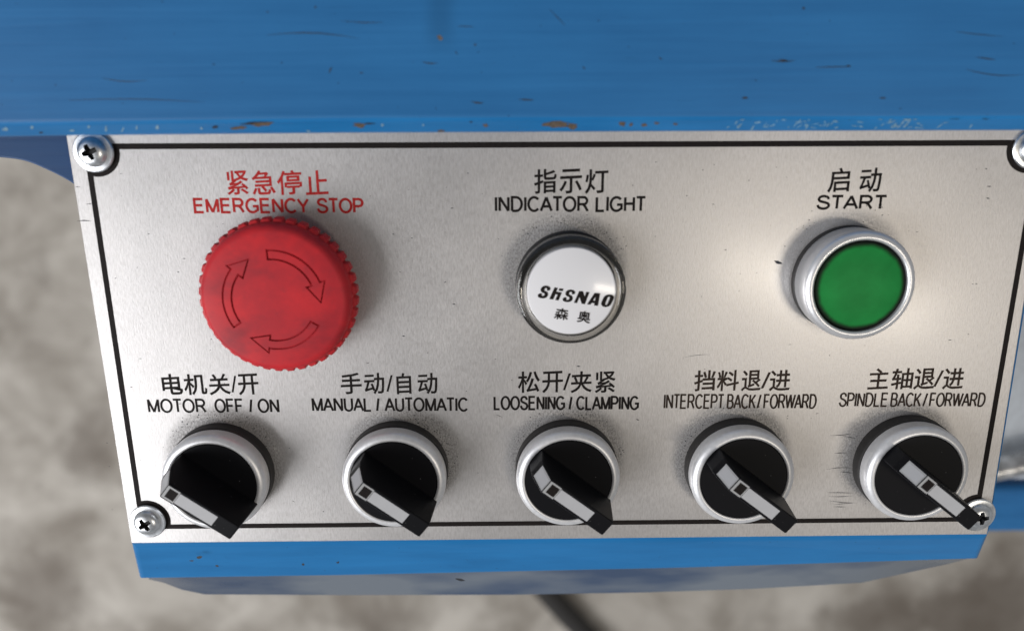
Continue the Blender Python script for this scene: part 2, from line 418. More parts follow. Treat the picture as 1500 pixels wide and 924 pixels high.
hl = [(391, 52, 526, 57, 0.35), (482, 108, 486, 98, 0.5), (805, 14, 828, 38, 0.25), (462, 9, 462, 13, 0.6), (391, 17, 393, 19, 0.6), (694, 67, 698, 65, 0.6), (667, 75, 670, 81, 0.3), (500, 31, 562, 33, 0.25), (670, 39, 695, 40, 0.3),
      (1175, 13, 1179, 12, 0.9), (1130, 89, 1165, 89, 0.5), (1140, 88, 1156, 90, 0.6), (1195, 99, 1247, 98, 0.4), (1238, 98, 1246, 97, 0.6), (1415, 102, 1500, 110, 0.35), (1400, 47, 1470, 54, 0.3), (1430, 84, 1458, 88, 0.5),
      (1086, 144, 1096, 144, 0.9), (1288, 144, 1298, 144, 0.7), (965, 84, 970, 88, 0.4), (853, 98, 857, 102, 0.4), (527, 107, 532, 107, 0.5), (618, 91, 642, 93, 0.4), (690, 149, 708, 151, 0.6), (760, 146, 782, 147, 0.6), (150, 115, 215, 118, 0.3),
      (100, 147, 300, 150, 0.3)]
marks_px('dark_scratch', hl, 17.5, CHIPDARK, hood, 0.05, 0.62)
tag(marks_px('rust_spot', [(641, 53, 648, 59, 1.2)], 17.5, RUST, hood, 0.05))

# ------------------------------------------------------------------ curved gusset beside the box
arcpts = [(-40, 229), (0, 231), (35, 236), (69, 249.5), (104, 268), (140, 295), (170, 330)]
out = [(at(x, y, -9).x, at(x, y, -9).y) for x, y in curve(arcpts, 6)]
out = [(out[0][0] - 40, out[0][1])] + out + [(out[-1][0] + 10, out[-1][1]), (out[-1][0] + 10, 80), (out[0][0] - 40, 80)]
gus = link('gusset_plate', slab(out[::-1], -13, -9, 0.5), enamel('shaded_gusset_enamel', (0.012, 0.050, 0.140), (0.015, 0.062, 0.165)))  # dark navy puts the hood's shade into the gusset's colour
tag(gus, 'blue curved gusset sheet left of the control plate, under the hood, shade painted in', 'gusset')

# ------------------------------------------------------------------ control box under the plate
box = thing('control_box', 'blue enamelled switch box carrying the control plate, only its lower lip showing', 'control box', (0, 0, 0))
tl, bl, br, tr = at(106, 215, -1.3), at(189.5, 790, -1.3), at(1450, 783, -1.3), at(1541, 200, -1.3)
bl2, br2 = at(192, 797, -1.3), at(1448, 785, -1.3)
low = [(203.5, 849.5), (500, 845), (1000, 834), (1434, 820)]
lowp = [at(x, y, -10) for x, y in low]
n = len(lowp); bm = bmesh.new()
topv = [bm.verts.new(W((tl.x, 70, -1.3))), bm.verts.new(W((tr.x, 70, -1.3)))]
rim = [bm.verts.new(W((bl2.x + (br2.x - bl2.x) * i / (n - 1), bl2.y + (br2.y - bl2.y) * i / (n - 1) , -1.3))) for i in range(n)]
lowv = [bm.verts.new(W(p)) for p in lowp]
lowb = [bm.verts.new(W((p.x, p.y + 3.0, -12.0))) for p in lowp]
botv = [bm.verts.new(W((tl.x + 2, 70, -48))), bm.verts.new(W((tr.x - 2, 70, -48)))]
lowe = [bm.verts.new(W((p.x * 0.985, p.y + 9, -48))) for p in lowp]
bm.faces.new([topv[0]] + rim + [topv[1]])
for A, B in ((rim, lowv), (lowv, lowb), (lowb, lowe)):
    for i in range(n - 1): bm.faces.new((A[i], B[i], B[i + 1], A[i + 1]))
bm.faces.new([botv[0]] + lowe + [botv[1]])
bm.faces.new([topv[0], botv[0], lowe[0], lowb[0], lowv[0], rim[0]]); bm.faces.new([topv[1], rim[-1], lowv[-1], lowb[-1], lowe[-1], botv[1]])
bm.faces.new([topv[0], topv[1], botv[1], botv[0]])
bmesh.ops.recalc_face_normals(bm, faces=bm.faces)
es = [e for e in bm.edges if (e.verts[0] in rim and e.verts[1] in rim) or (e.verts[0] in lowv and e.verts[1] in lowv) or set(e.verts) in ({rim[0], lowv[0]}, {rim[-1], lowv[-1]})]
bmesh.ops.bevel(bm, geom=es, offset=1.8 * MM, segments=4, affect='EDGES', profile=0.5)
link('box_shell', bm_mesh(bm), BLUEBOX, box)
# glossy lower cover further back; blue blotches colour in reflections and leftover paint
t = NT('glossy_lower_cover'); nz = t.noise(t.coord((0.022, 0.05, 0.02), loc=(0.35, 0, 0)), 1.0, 3, 0.5)
cc = t.mix(t.ramp(nz, [(0.40, 0.0), (0.66, 1.0)]), (0.20, 0.235, 0.28), (0.045, 0.085, 0.17)); t.set(color=cc, rough=0.22, metal=0.3); COVER = t.m
cv = [(218, 848), (240, 853), (266, 863), (300, 870), (499, 871), (750, 870.5), (950, 867), (1100, 862), (1262, 853), (1391, 825), (1428, 815)]
A = [at(x, 838 - (x - 218) * 0.024, -13.5) for x, y in cv]; B = [at(x, y, -26) for x, y in cv]; Cc = [Vector((p.x, p.y + 14, -44)) for p in B]
V = [tuple(p) for p in A + B + Cc]; m = len(cv)
F = [(i, m + i, m + i + 1, i + 1) for i in range(m - 1)] + [(m + i, 2 * m + i, 2 * m + i + 1, m + i + 1) for i in range(m - 1)]
link('lower_cover', mesh_from(V, F), COVER, box, smooth=50)
marks_px('dark_scratch', [(294, 808, 302, 806, 1.3), (283, 812, 290, 812, 0.5), (321, 819, 326, 820, 0.8), (446, 817, 450, 818, 1.0), (498, 814, 500, 814, 0.8), (668, 838, 682, 841, 0.9), (496, 814, 499, 816, 0.6)], -5.0, CHIPDARK, box, 3.2)

# ------------------------------------------------------------------ control plate with border and lettering
c = [at(97, 202), at(192.3, 795.5), at(1446.5, 782.5), at(1539, 199)]
outline = [(c[1].x, c[1].y), (c[2].x, c[2].y), (c[3].x, 59.0), (c[0].x, 59.0)]
plate = link('control_plate', slab(outline, -1.2, 0.0, 0.25, 2), STEEL, None, (0, 0, 0))
tag(plate, 'brushed steel control plate printed with a black border and bilingual switch names', 'control plate')
# the border line, bowed in round each corner screw
bw = 1.5
XL, XR = at(129, 254.5).x, at(1498.4, 346).x
XL2, XR2 = at(206.1, 734.4).x, at(1435.6, 730.6).x
YT, YT2 = at(500, 212.6).y, at(1480, 209.4).y
YB, YB2 = at(300, 770.4).y, at(1262, 761.6).y
Q = [Vector(((XL + XL2) / 2, YT)), Vector(((XL + XL2) / 2, YB)), Vector(((XR + XR2) / 2, YB2)), Vector(((XR + XR2) / 2, YT2))]
cen = [SCREWS[0], SCREWS[1], SCREWS[2], SCREWS[3]]
rad = 5.75
def border(off):
    L = []
    for i in range(4):
        q, s = Q[i], Vector((cen[i].x, cen[i].y)); sgx = 1 if i in (0, 1) else -1; sgy = -1 if i in (0, 3) else 1
        qx, qy = q.x + sgx * off, q.y + sgy * off; R = rad + off
        # arc from the horizontal line to the vertical line (or back) on the inner side
        ax = math.atan2(qy - s.y, sgx * math.sqrt(max(0.01, R * R - (qy - s.y) ** 2)))
        ay = math.atan2(sgy * math.sqrt(max(0.01, R * R - (qx - s.x) ** 2)), qx - s.x)
        d = (ay - ax + math.pi) % (2 * math.pi) - math.pi
        pts = [(s.x + R * math.cos(ax + d * k / 14), s.y + R * math.sin(ax + d * k / 14)) for k in range(15)]
        if i in (1, 3): pts = pts[::-1]
        L += pts
    return L
me = fill_shapes([border(-bw / 2), border(bw / 2)[::-1]], 0.03)
link('border_line', me, INK, plate)

GLYPHS = {
 '主': '131,278 174,242 191,224 36,224 36,199 161,199 161,121 52,121 52,96 161,96 161,9 20,9 20,-16 332,-16 332,9 189,9 189,96 300,96 300,121 189,121 189,199 314,199 314,224 200,224 217,236 199,255 152,293',
 '停': '164,202 278,202 278,173 164,173|139,221 139,154 304,154 304,221|108,132 108,75 131,75 131,110 309,110 309,75 333,75 333,132|197,289 211,263 114,263 114,240 333,240 333,263 239,263 221,296|139,84 139,63 208,63 207,-2 205,-4 155,-4 159,-11 164,-27 207,-26 220,-23 229,-18 233,-11 234,63 301,63 301,84|92,293 70,241 42,193 11,154 26,128 56,166 56,-28 80,-28 80,206 116,286',
 '关': '78,280 93,260 113,220 45,220 45,193 161,193 161,131 24,131 24,105 155,105 135,67 92,29 17,-5 31,-20 36,-28 110,7 156,45 180,85 215,36 261,-1 318,-26 329,-8 336,0 278,22 231,58 198,105 327,105 327,131 190,131 191,193 308,193 308,220 239,220 277,283 249,293 224,243 210,220 114,220 137,232 128,251 100,291',
 '动': '31,265 31,242 167,242 167,265|229,288 228,213 178,213 178,188 227,188 218,111 198,44 160,-9 175,-21 181,-28 221,31 243,104 252,188 305,188 300,88 295,31 287,7 283,3 262,1 228,4 236,-22 284,-23 294,-21 302,-17 310,-9 319,20 326,85 331,213 254,213 255,288|31,15 77,29 150,46 156,22 179,30 144,128 122,122 142,68 59,50 84,121 95,158 173,158 173,182 19,182 19,158 68,158 47,84 28,44 23,40',
 '启': '97,109 97,-26 122,-26 122,-4 284,-4 284,-26 311,-26 311,109|122,20 122,84 284,84 284,20|153,287 168,258 173,244 54,244 54,160 52,104 40,44 13,-11 28,-22 34,-29 62,26 76,88 81,146 304,146 304,244 189,244 201,248 187,279 178,294|81,220 278,220 278,171 81,171',
 '夹': '62,201 75,178 85,154 91,133 116,141 99,185 86,207|258,208 234,161 220,139 241,132 270,176 284,201|162,294 162,242 32,242 32,216 162,216 158,155 154,128 20,128 20,102 147,102 123,56 81,21 16,-5 33,-28 103,2 148,44 174,97 208,41 255,0 317,-26 334,-3 276,19 231,55 200,102 330,102 330,128 182,128 189,185 190,216 318,216 318,242 190,242 190,294',
 '奥': '224,230 209,204 200,192 216,184 235,207 244,221|104,220 128,183 146,193 122,228|193,145 242,110 255,124 206,157|162,295 150,263 55,263 55,98 79,98 79,241 270,241 270,98 295,98 295,263 178,263 191,290|159,105 155,83 20,83 20,60 146,60 122,31 80,9 13,-6 26,-28 102,-9 150,20 176,60 209,17 257,-12 321,-29 331,-11 338,-4 279,7 235,28 203,60 330,60 330,83 183,83 187,105|162,234 162,182 95,182 95,162 145,162 128,146 108,131 89,120 104,104 124,117 162,154 162,114 186,114 186,162 254,162 254,182 186,182 186,234',
 '开': '227,246 227,146 129,146 129,246|18,146 18,121 101,121 91,74 65,30 19,-10 40,-29 90,16 117,67 128,121 227,121 227,-28 254,-28 254,121 332,121 332,146 254,146 254,246 321,246 321,271 31,271 31,246 103,246 102,146',
 '急': '92,63 92,12 96,-9 112,-20 143,-23 224,-23 250,-19 264,-3 270,30 245,39 243,14 236,3 222,1 128,2 120,5 118,12 118,63|144,73 164,54 194,15 216,29 202,48 184,68 164,86|269,63 298,11 308,-12 333,-1 323,21 292,72|51,63 41,40 15,-4 39,-15 74,53|113,295 91,262 59,229 18,199 31,187 36,180 62,198 62,190 261,190 261,161 66,161 66,140 261,140 261,110 54,110 54,88 287,88 287,212 216,212 238,242 246,257 229,269 127,268 141,290|78,212 101,234 111,246 210,246 186,212',
 '手': '18,113 18,87 162,87 161,3 158,0 86,-1 97,-27 130,-27 171,-22 181,-16 187,-7 189,9 189,87 334,87 334,113 189,113 189,169 314,169 314,195 189,195 189,252 229,257 299,272 279,294 212,279 128,270 41,264 47,241 123,245 162,249 162,195 41,195 41,169 162,169 162,113',
 '指': '293,273 222,250 180,241 180,293 154,293 154,193 159,170 174,158 206,155 287,155 314,160 328,178 335,214 318,219 311,223 308,195 301,182 286,179 190,180 182,184 180,193 180,219 273,240 313,254|179,47 293,47 293,10 179,10|179,68 179,103 293,103 293,68|154,126 154,-28 179,-28 179,-12 293,-12 293,-26 319,-26 319,126|64,294 64,223 15,223 15,199 64,199 64,123 11,109 19,83 64,97 64,-1 58,-4 23,-4 31,-28 51,-28 78,-23 85,-18 89,-9 90,104 137,119 133,143 90,131 90,199 132,199 132,223 90,223 90,294',
 '挡': '297,272 279,212 268,185 290,178 324,264|142,263 168,181 192,190 175,243 164,271|129,22 129,-3 294,-3 294,-25 320,-25 320,165 244,165 244,293 218,293 218,165 137,165 137,139 294,139 294,94 141,94 141,70 294,70 294,22|62,294 62,223 15,223 15,199 62,199 62,123 10,108 17,82 62,96 62,1 56,-2 22,-2 28,-18 29,-26 50,-26 76,-21 83,-16 87,-8 88,104 131,118 127,143 88,131 88,199 130,199 130,223 88,223 88,294',
 '料': '19,267 28,240 38,189 59,194 55,218 38,272|132,273 109,194 126,188 146,239 155,267|181,251 202,237 236,206 250,226 235,241 215,256 194,269|163,163 205,135 221,121 234,142 197,169 175,181|16,176 16,152 66,152 50,112 31,73 11,42 25,17 42,45 58,79 73,117 73,-28 97,-28 97,117 133,57 150,77 114,127 97,147 97,152 155,152 155,176 97,176 97,293 73,293 73,176|154,71 159,47 268,67 268,-28 293,-28 293,71 338,79 334,104 293,96 293,294 268,294 268,92',
 '机': '174,274 174,162 171,104 157,43 122,-11 137,-22 142,-28 180,31 196,98 200,162 200,249 266,249 267,1 269,-11 274,-18 280,-22 294,-25 319,-24 330,-20 335,-15 340,0 343,55 329,61 323,66 318,2 313,0 294,2 292,22 292,274|76,294 76,219 18,219 18,194 73,194 56,144 34,98 10,61 20,45 23,37 43,66 61,102 76,142 76,-28 102,-28 102,133 139,82 155,104 102,162 102,194 154,194 154,219 102,219 102,294',
 '松': '190,283 176,232 157,187 133,151 156,135 181,174 202,223 217,278|275,286 250,281 267,225 288,178 314,136 335,158 311,194 291,237|70,294 70,220 16,220 16,195 67,195 53,146 33,99 11,62 25,37 41,65 57,99 70,138 70,-28 95,-28 95,146 125,90 143,111 95,181 95,195 139,195 139,220 95,220 95,294|257,86 285,29 182,17 205,65 227,117 245,172 217,182 199,122 179,71 157,25 149,14 142,9 151,-17 167,-12 295,6 304,-20 328,-9 316,22 299,59 279,95',
 '森': '160,295 160,255 37,255 37,231 137,231 104,203 65,180 24,164 40,144 84,164 125,191 160,224 160,140 187,140 187,225 223,192 266,165 312,145 329,167 285,182 245,205 210,231 314,231 314,255 187,255 187,295|82,152 82,110 19,110 19,86 71,86 54,59 33,34 10,15 22,-9 44,10 64,35 82,63 82,-28 107,-28 107,54 134,31 143,21 159,41 107,78 107,86 159,86 159,110 107,110 107,152|234,152 234,110 174,110 174,86 219,86 199,54 174,27 146,6 158,-6 162,-13 189,9 214,38 234,71 234,-28 259,-28 259,72 279,40 301,11 324,-12 336,3 343,9 318,29 294,56 273,86 333,86 333,110 259,110 259,152',
 '止': '66,217 66,15 17,15 17,-11 332,-11 332,15 202,15 202,151 317,151 317,177 202,177 202,293 175,293 175,15 93,15 93,217',
 '灯': '35,222 27,162 20,137 40,128 48,157 53,189 55,220|133,228 117,178 107,155 124,148 155,219|77,292 77,180 73,114 56,50 15,-9 29,-21 34,-28 60,3 79,36 91,70 137,17 154,37 97,97 102,152 102,292|155,265 155,240 248,240 247,6 244,3 179,2 184,-7 190,-26 220,-26 258,-21 268,-15 274,-5 275,240 336,240 336,265',
 '电': '158,143 158,92 71,92 71,143|186,143 276,143 276,92 186,92|158,167 71,167 71,217 158,217|186,167 186,217 276,217 276,167|44,243 44,45 71,45 71,67 158,67 158,30 163,-2 178,-18 209,-22 286,-22 315,-15 330,7 337,50 319,57 311,62 307,27 300,9 285,5 195,6 188,14 186,29 186,67 303,67 303,243 186,243 186,293 158,293 158,243',
 '示': '82,123 64,84 40,49 12,20 36,4 64,35 89,73 109,116|239,112 264,76 286,37 301,4 327,15 312,49 289,86 264,122|52,268 52,242 299,242 299,268|21,183 21,157 161,157 161,2 153,-1 99,0 104,-9 109,-28 158,-26 173,-23 183,-17 188,-8 190,6 190,157 329,157 329,183',
 '紧': '222,27 251,11 303,-25 323,-9 270,25 241,41|104,42 81,24 53,7 23,-6 43,-25 73,-8 102,11 128,32|39,272 39,168 63,168 63,272|99,287 99,156 123,156 123,287|153,280 153,257 173,257 183,235 212,199 190,189 141,175 147,167 143,171 120,152 76,125 62,121 70,97 78,99 135,102 64,75 37,69 44,43 93,50 167,54 166,-2 160,-5 116,-4 124,-19 126,-27 166,-26 188,-19 192,-11 194,0 194,56 284,61 304,39 323,54 304,73 279,94 252,113 234,100 261,80 120,73 162,90 203,109 244,131 226,150 180,124 113,123 147,143 164,155 162,156 210,172 232,183 256,168 283,157 313,148 329,172 302,178 277,186 254,197 278,219 297,244 312,275 297,281|197,257 278,257 251,225 234,211 219,225 207,240',
 '自': '84,144 271,144 271,92 84,92|84,169 84,221 271,221 271,169|84,68 271,68 271,16 84,16|159,295 146,246 57,246 57,-28 84,-28 84,-9 271,-9 271,-27 299,-27 299,246 172,246 190,291',
 '轴': '186,97 232,97 232,15 186,15|186,120 186,196 232,196 232,120|301,97 301,15 256,15 256,97|301,120 256,120 256,196 301,196|231,294 231,220 162,220 162,-28 186,-28 186,-8 301,-8 301,-26 326,-26 326,220 257,220 257,294|29,116 44,121 89,121 89,71 15,58 21,33 89,46 89,-26 113,-26 113,51 150,58 148,82 113,75 113,121 146,121 146,145 113,145 113,199 89,199 89,145 53,145 73,199 82,229 146,229 146,254 88,254 96,289 70,294 63,254 18,254 18,229 57,229 38,168 27,144 21,139',
 '进': '28,272 67,232 82,213 102,230 68,268 47,287|252,287 252,230 194,230 194,287 168,287 168,230 119,230 119,205 168,205 168,143 117,143 117,117 165,117 157,91 144,67 122,45 141,26 166,53 182,84 191,117 252,117 252,28 278,28 278,117 331,117 331,143 278,143 278,205 324,205 324,230 278,230 278,287|194,205 252,205 252,143 194,143|92,167 18,167 18,143 66,143 66,42 49,33 13,1 31,-23 49,-1 65,15 78,21 87,18 112,1 138,-11 170,-17 209,-19 330,-15 334,4 338,12 253,6 173,7 143,12 117,22 92,40',
 '退': '28,266 66,227 79,208 101,224 87,242 48,280|273,203 273,169 164,169 164,203|273,224 164,224 164,257 273,257|134,29 171,42 225,58 224,80 164,64 164,147 299,147 299,278 137,278 137,76 135,63 129,55 123,51 132,36|196,123 272,60 300,30 319,46 288,77 269,93 327,132 306,148 271,120 252,107 214,136|91,169 18,169 18,145 66,145 66,37 49,28 14,-1 30,-22 66,12 80,18 89,15 114,-1 141,-12 172,-17 210,-19 330,-15 338,11 211,5 175,6 145,10 120,20 91,37',
}
GL = {k: [[tuple(map(int, p.split(','))) for p in l.split(' ')] for l in v.split('|')] for k, v in GLYPHS.items()}
GL['/'] = [[(20, -40), (62, -40), (206, 520), (164, 520)]]
def ell(cx, cy, rx, ry, a0, a1, n=14):
    return [(cx + rx * math.cos(math.radians(a0 + (a1 - a0) * i / n)), cy + ry * math.sin(math.radians(a0 + (a1 - a0) * i / n))) for i in range(n + 1)]
# sans capitals as centre lines (cap height 1): width, strokes
CAPS = {
 'A': (0.70, [[(0, 0), (0.35, 1), (0.70, 0)], [(0.125, 0.33), (0.575, 0.33)]]),
 'B': (0.56, [[(0.0, 0), (0, 1), (0.31, 1)] + ell(0.31, 0.77, 0.20, 0.23, 80, -90, 8) + [(0.0, 0.54)], [(0.31, 0.54)] + ell(0.32, 0.27, 0.24, 0.27, 85, -90, 9) + [(0.0, 0)]]),
 'C': (0.68, [ell(0.36, 0.5, 0.36, 0.5, 42, 318, 22)]),
 'D': (0.63, [[(0.0, 0.0), (0, 1), (0.25, 1)] + ell(0.26, 0.5, 0.37, 0.5, 85, -90, 14) + [(0.0, 0.0)]]),
 'E': (0.54, [[(0.53, 1), (0, 1), (0, 0), (0.54, 0)], [(0, 0.53), (0.49, 0.53)]]),
 'F': (0.51, [[(0.51, 1), (0, 1), (0, 0)], [(0, 0.50), (0.44, 0.50)]]),
 'G': (0.72, [ell(0.37, 0.5, 0.37, 0.5, 42, 310, 22) + [(0.70, 0.17), (0.70, 0.46), (0.40, 0.46)]]),
 'H': (0.56, [[(0, 0), (0, 1)], [(0.56, 0), (0.56, 1)], [(0, 0.53), (0.56, 0.53)]]),
 'I': (0.0, [[(0, 0), (0, 1)]]),
 'K': (0.58, [[(0, 0), (0, 1)], [(0.55, 1), (0.0, 0.38)], [(0.20, 0.60), (0.58, 0)]]),
 'L': (0.48, [[(0, 1), (0, 0), (0.48, 0)]]),
 'M': (0.70, [[(0, 0), (0, 1), (0.35, 0), (0.70, 1), (0.70, 0)]]),
 'N': (0.57, [[(0, 0), (0, 1), (0.57, 0), (0.57, 1)]]),
 'O': (0.74, [ell(0.37, 0.5, 0.37, 0.5, 90, 452, 28)]),
 'P': (0.55, [[(0, 0), (0, 1), (0.31, 1)] + ell(0.31, 0.73, 0.24, 0.27, 82, -90, 9) + [(0.0, 0.46)]]),
 'R': (0.60, [[(0, 0), (0, 1), (0.34, 1)] + ell(0.34, 0.745, 0.22, 0.255, 82, -90, 9) + [(0.0, 0.49)], [(0.27, 0.49), (0.42, 0.36), (0.60, 0)]]),
 'S': (0.60, [curve([(0.56, 0.75), (0.50, 0.92), (0.31, 1), (0.11, 0.93), (0.04, 0.75), (0.12, 0.60), (0.32, 0.52), (0.52, 0.42), (0.60, 0.25), (0.50, 0.06), (0.30, 0), (0.09, 0.08), (0.0, 0.29)])]),
 'T': (0.58, [[(0, 1), (0.58, 1)], [(0.29, 1), (0.29, 0)]]),
 'U': (0.56, [[(0, 1), (0, 0.35)] + ell(0.28, 0.30, 0.28, 0.30, 190, 350, 12) + [(0.56, 0.35), (0.56, 1)]]),
 'W': (0.98, [[(0, 1), (0.25, 0), (0.49, 1), (0.73, 0), (0.98, 1)]]),
 'Y': (0.64, [[(0, 1), (0.32, 0.43), (0.64, 1)], [(0.32, 0.45), (0.32, 0)]]),
 '/': (0.20, [[(0, 0), (0.20, 1)]]),
}
SIDE = {'A': 0.04, 'T': 0.05, 'Y': 0.04, 'W': 0.04, 'V': 0.04, 'O': 0.09, 'C': 0.09, 'G': 0.09, 'S': 0.09, 'K': 0.10, 'L': 0.10, 'P': 0.10, 'F': 0.10}
def ribbon(P, w):
    """mitred strip of width w along P"""
    q = [P[0]]
    for p in P[1:]:
        if math.hypot(p[0] - q[-1][0], p[1] - q[-1][1]) > 0.02: q.append(p)
    V = [Vector(p) for p in q]; n = len(V); Lf, Rt = [], []
    for i in range(n):
        d0 = (V[i] - V[i - 1]).normalized() if i else None; d1 = (V[i + 1] - V[i]).normalized() if i < n - 1 else None
        a, b = d0 or d1, d1 or d0; n0 = Vector((-a.y, a.x)); n1 = Vector((-b.y, b.x)); mm = n0 + n1
        mm = mm.normalized() if mm.length > 1e-3 else n0; k = 1 / max(0.45, mm.dot(n0))
        Lf.append(V[i] + mm * k * w / 2); Rt.append(V[i] - mm * k * w / 2)
    return Lf, Rt
def stroke_mesh(strokes, w, z):
    V, F = [], []
    split = []
    for st in strokes:
        cur = [Vector(st[0])]
        for i in range(1, len(st)):
            p = Vector(st[i])
            if (p - cur[-1]).length < 0.02: continue
            if len(cur) > 1 and (cur[-1] - cur[-2]).normalized().dot((p - cur[-1]).normalized()) < 0.15:
                d = (cur[-1] - cur[-2]).normalized(); e = (p - cur[-1]).normalized(); c0_ = cur[-1].copy()
                k = 0.5 * w if abs(d.dot(e)) < 0.2 else 0.0
                cur[-1] = c0_ + d * k; split.append(cur); cur = [c0_ - e * k]
            cur.append(p)
        split.append(cur)
    for j, st in enumerate(split):
        Lf, Rt = ribbon(st, w); b = len(V); n = len(Lf); zz = z + 0.004 * (j % 5)
        for p in Lf + Rt: V.append((p.x, p.y, zz))
        F += [(b + i, b + n + i, b + n + i + 1, b + i + 1) for i in range(n - 1)]
    return mesh_from(V, F)
def bbox(loops):
    xs = [x for l in loops for x, y in l]; ys = [y for l in loops for x, y in l]
    return min(xs), max(xs), min(ys), max(ys)
def put(loops, src, dst):
    """map loops from src bbox to the parallelogram dst = (origin, xaxis, yaxis)"""
    o, ux, uy = dst; x0, x1, y0, y1 = src
    res = []
    for l in loops:
        r = []
        for x, y in l:
            p = o + ux * ((x - x0) / (x1 - x0)) + uy * ((y - y0) / (y1 - y0)); r.append((p[0], p[1]))
        res.append(r)
    return res
def bolder(loops, d):
    """grow outlines by d (outer loops out, holes in), mitres limited"""
    def area(l): return sum(l[i - 1][0] * l[i][1] - l[i][0] * l[i - 1][1] for i in range(len(l))) / 2
    res = []
    for l in loops:
        q = []
        for p in l:
            if not q or math.hypot(p[0] - q[-1][0], p[1] - q[-1][1]) > 0.03: q.append(p)
        sg = 1 if SGN > 0 else -1
        n = len(q); o = []
        for i in range(n):
            a, b, c_ = Vector(q[i - 1]), Vector(q[i]), Vector(q[(i + 1) % n])
            e0, e1 = (b - a).normalized(), (c_ - b).normalized()
            n0, n1 = Vector((e0.y, -e0.x)), Vector((e1.y, -e1.x)); mm = n0 + n1
            mm = mm.normalized() if mm.length > 1e-3 else n0
            k = min(1.35, 1 / max(0.3, mm.dot(n0))); v = b + mm * d * k * sg; o.append((v.x, v.y))
        res.append(o)
    return res
def _sgn():
    g = GL['止'][0]; return sum(g[i - 1][0] * g[i][1] - g[i][0] * g[i - 1][1] for i in range(len(g)))
SGN = _sgn()
def flat(v): return Vector((v.x, v.y))
def pxbox(x0, x1, yt, yb, z=0):
    """pixel rectangle -> upright box on the plate"""
    a, b = flat(at(x0, yb, z)), flat(at(x1, yb, z)); t1 = flat(at((x0 + x1) / 2, yt, z)); mid = (a + b) / 2
    return a, b - a, Vector((0, t1.y - mid.y))
def cjk(items, yt, yb, z=0, tilt=0.05, names=None):
    L = []
    for ch, x0, x1 in items:
        g = GL[ch]; bb = bbox(g)
        if ch == '/': y0, y1 = yt + 3, yb - 3.5
        else: y0, y1 = yt, yb
        o, ux, uy = pxbox(x0, x1, y0, y1, z)
        if ch not in '/': ux = ux + Vector((0, 1)) * ux.length * tilt; o = o - Vector((0, 1)) * ux.length * tilt / 2
        L += put(g, bb, (o, ux, uy))
    return L
def latin(words, yt, yb, w, z=0):
    res = []
    for wd, x0, x1 in words:
        pen, parts = 0.0, []
        for i, ch in enumerate(wd):
            wid, st = CAPS[ch]; sd = SIDE.get(ch, 0.12)
            if i: pen += sd
            parts += [[(x + pen, y) for x, y in l] for l in st]; pen += wid + (sd if i < len(wd) - 1 else 0)
        o, ux, uy = pxbox(x0, x1, yt, yb, z); LX, LY = ux.length, uy.length
        ex, ey = ux / LX, uy / LY
        for l in parts:
            res.append([(o + ex * (w / 2 + (LX - w) * x / pen) + ey * (w / 2 + (LY - w) * y))[:] for x, y in l])
    return res
LAB = [
 ('EMERGENCY STOP', INK_RED, [('紧', 333.9, 364.7), ('急', 371, 403.6), ('停', 408, 443), ('止', 449, 481)], 250.3, 284.7, [('EMERGENCY', 284.5, 454.2), ('STOP', 464.5, 533.5)], 289.9, 312.9),
 ('INDICATOR LIGHT', INK, [('指', 782.9, 814.7), ('示', 820, 851.5), ('灯', 857.3, 889.9)], 248.3, 282.9, [('INDICATOR', 724.8, 862.4), ('LIGHT', 872, 946.7)], 287.2, 310.9),
 ('START', INK, [('启', 1212.3, 1242.7), ('动', 1258.3, 1288.3)], 246.7, 281, [('START', 1195, 1298.3)], 285.5, 307.6),
 ('MOTOR OFF/ON', INK, [('电', 239.6, 268.4), ('机', 271.6, 303.9), ('关', 307.9, 338), ('/', 339.9, 347.6), ('开', 350.8, 379.6)], 547.8, 577.4, [('MOTOR', 217.7, 303.1), ('OFF', 315.3, 358), ('/', 365.5, 371.5), ('ON', 378.3, 410)], 583.5, 604.6),
 ('MANUAL/AUTOMATIC', INK, [('手', 500.5, 530), ('动', 535, 563.3), ('/', 566.7, 575.8), ('自', 582, 602.5), ('动', 613, 640.8)], 546.7, 576.3, [('MANUAL', 457.5, 545.3), ('/', 551, 557), ('AUTOMATIC', 563.3, 686.7)], 581.7, 602.8),
 ('LOOSENING/CLAMPING', INK, [('松', 759.3, 790), ('开', 794.8, 823.9), ('/', 825.2, 835.3), ('夹', 836.4, 866), ('紧', 871.6, 900.4)], 544, 574.2, [('LOOSENING', 723, 828), ('/', 832.5, 838.5), ('CLAMPING', 843.6, 936)], 579.5, 600.6),
 ('INTERCEPT BACK/FORWARD', INK_WORN, [('挡', 1016.7, 1046.3), ('料', 1050, 1080.8), ('退', 1085.8, 1113.3), ('/', 1115, 1126.7), ('进', 1126.7, 1155.8)], 542.5, 571.7, [('INTERCEPT', 971.7, 1060.5), ('BACK', 1064, 1106.7), ('/', 1108, 1114), ('FORWARD', 1117.5, 1195.3)], 576.7, 598.7),
 ('SPINDLE BACK/FORWARD', INK_WORN, [('主', 1270.8, 1299.5), ('轴', 1304.7, 1335), ('退', 1338, 1367.2), ('/', 1367.5, 1379), ('进', 1380, 1409)], 539.7, 569.2, [('SPINDLE', 1228, 1299.7), ('BACK', 1303.3, 1348.3), ('/', 1350.5, 1357), ('FORWARD', 1360, 1442)], 574.7, 595.8),
]
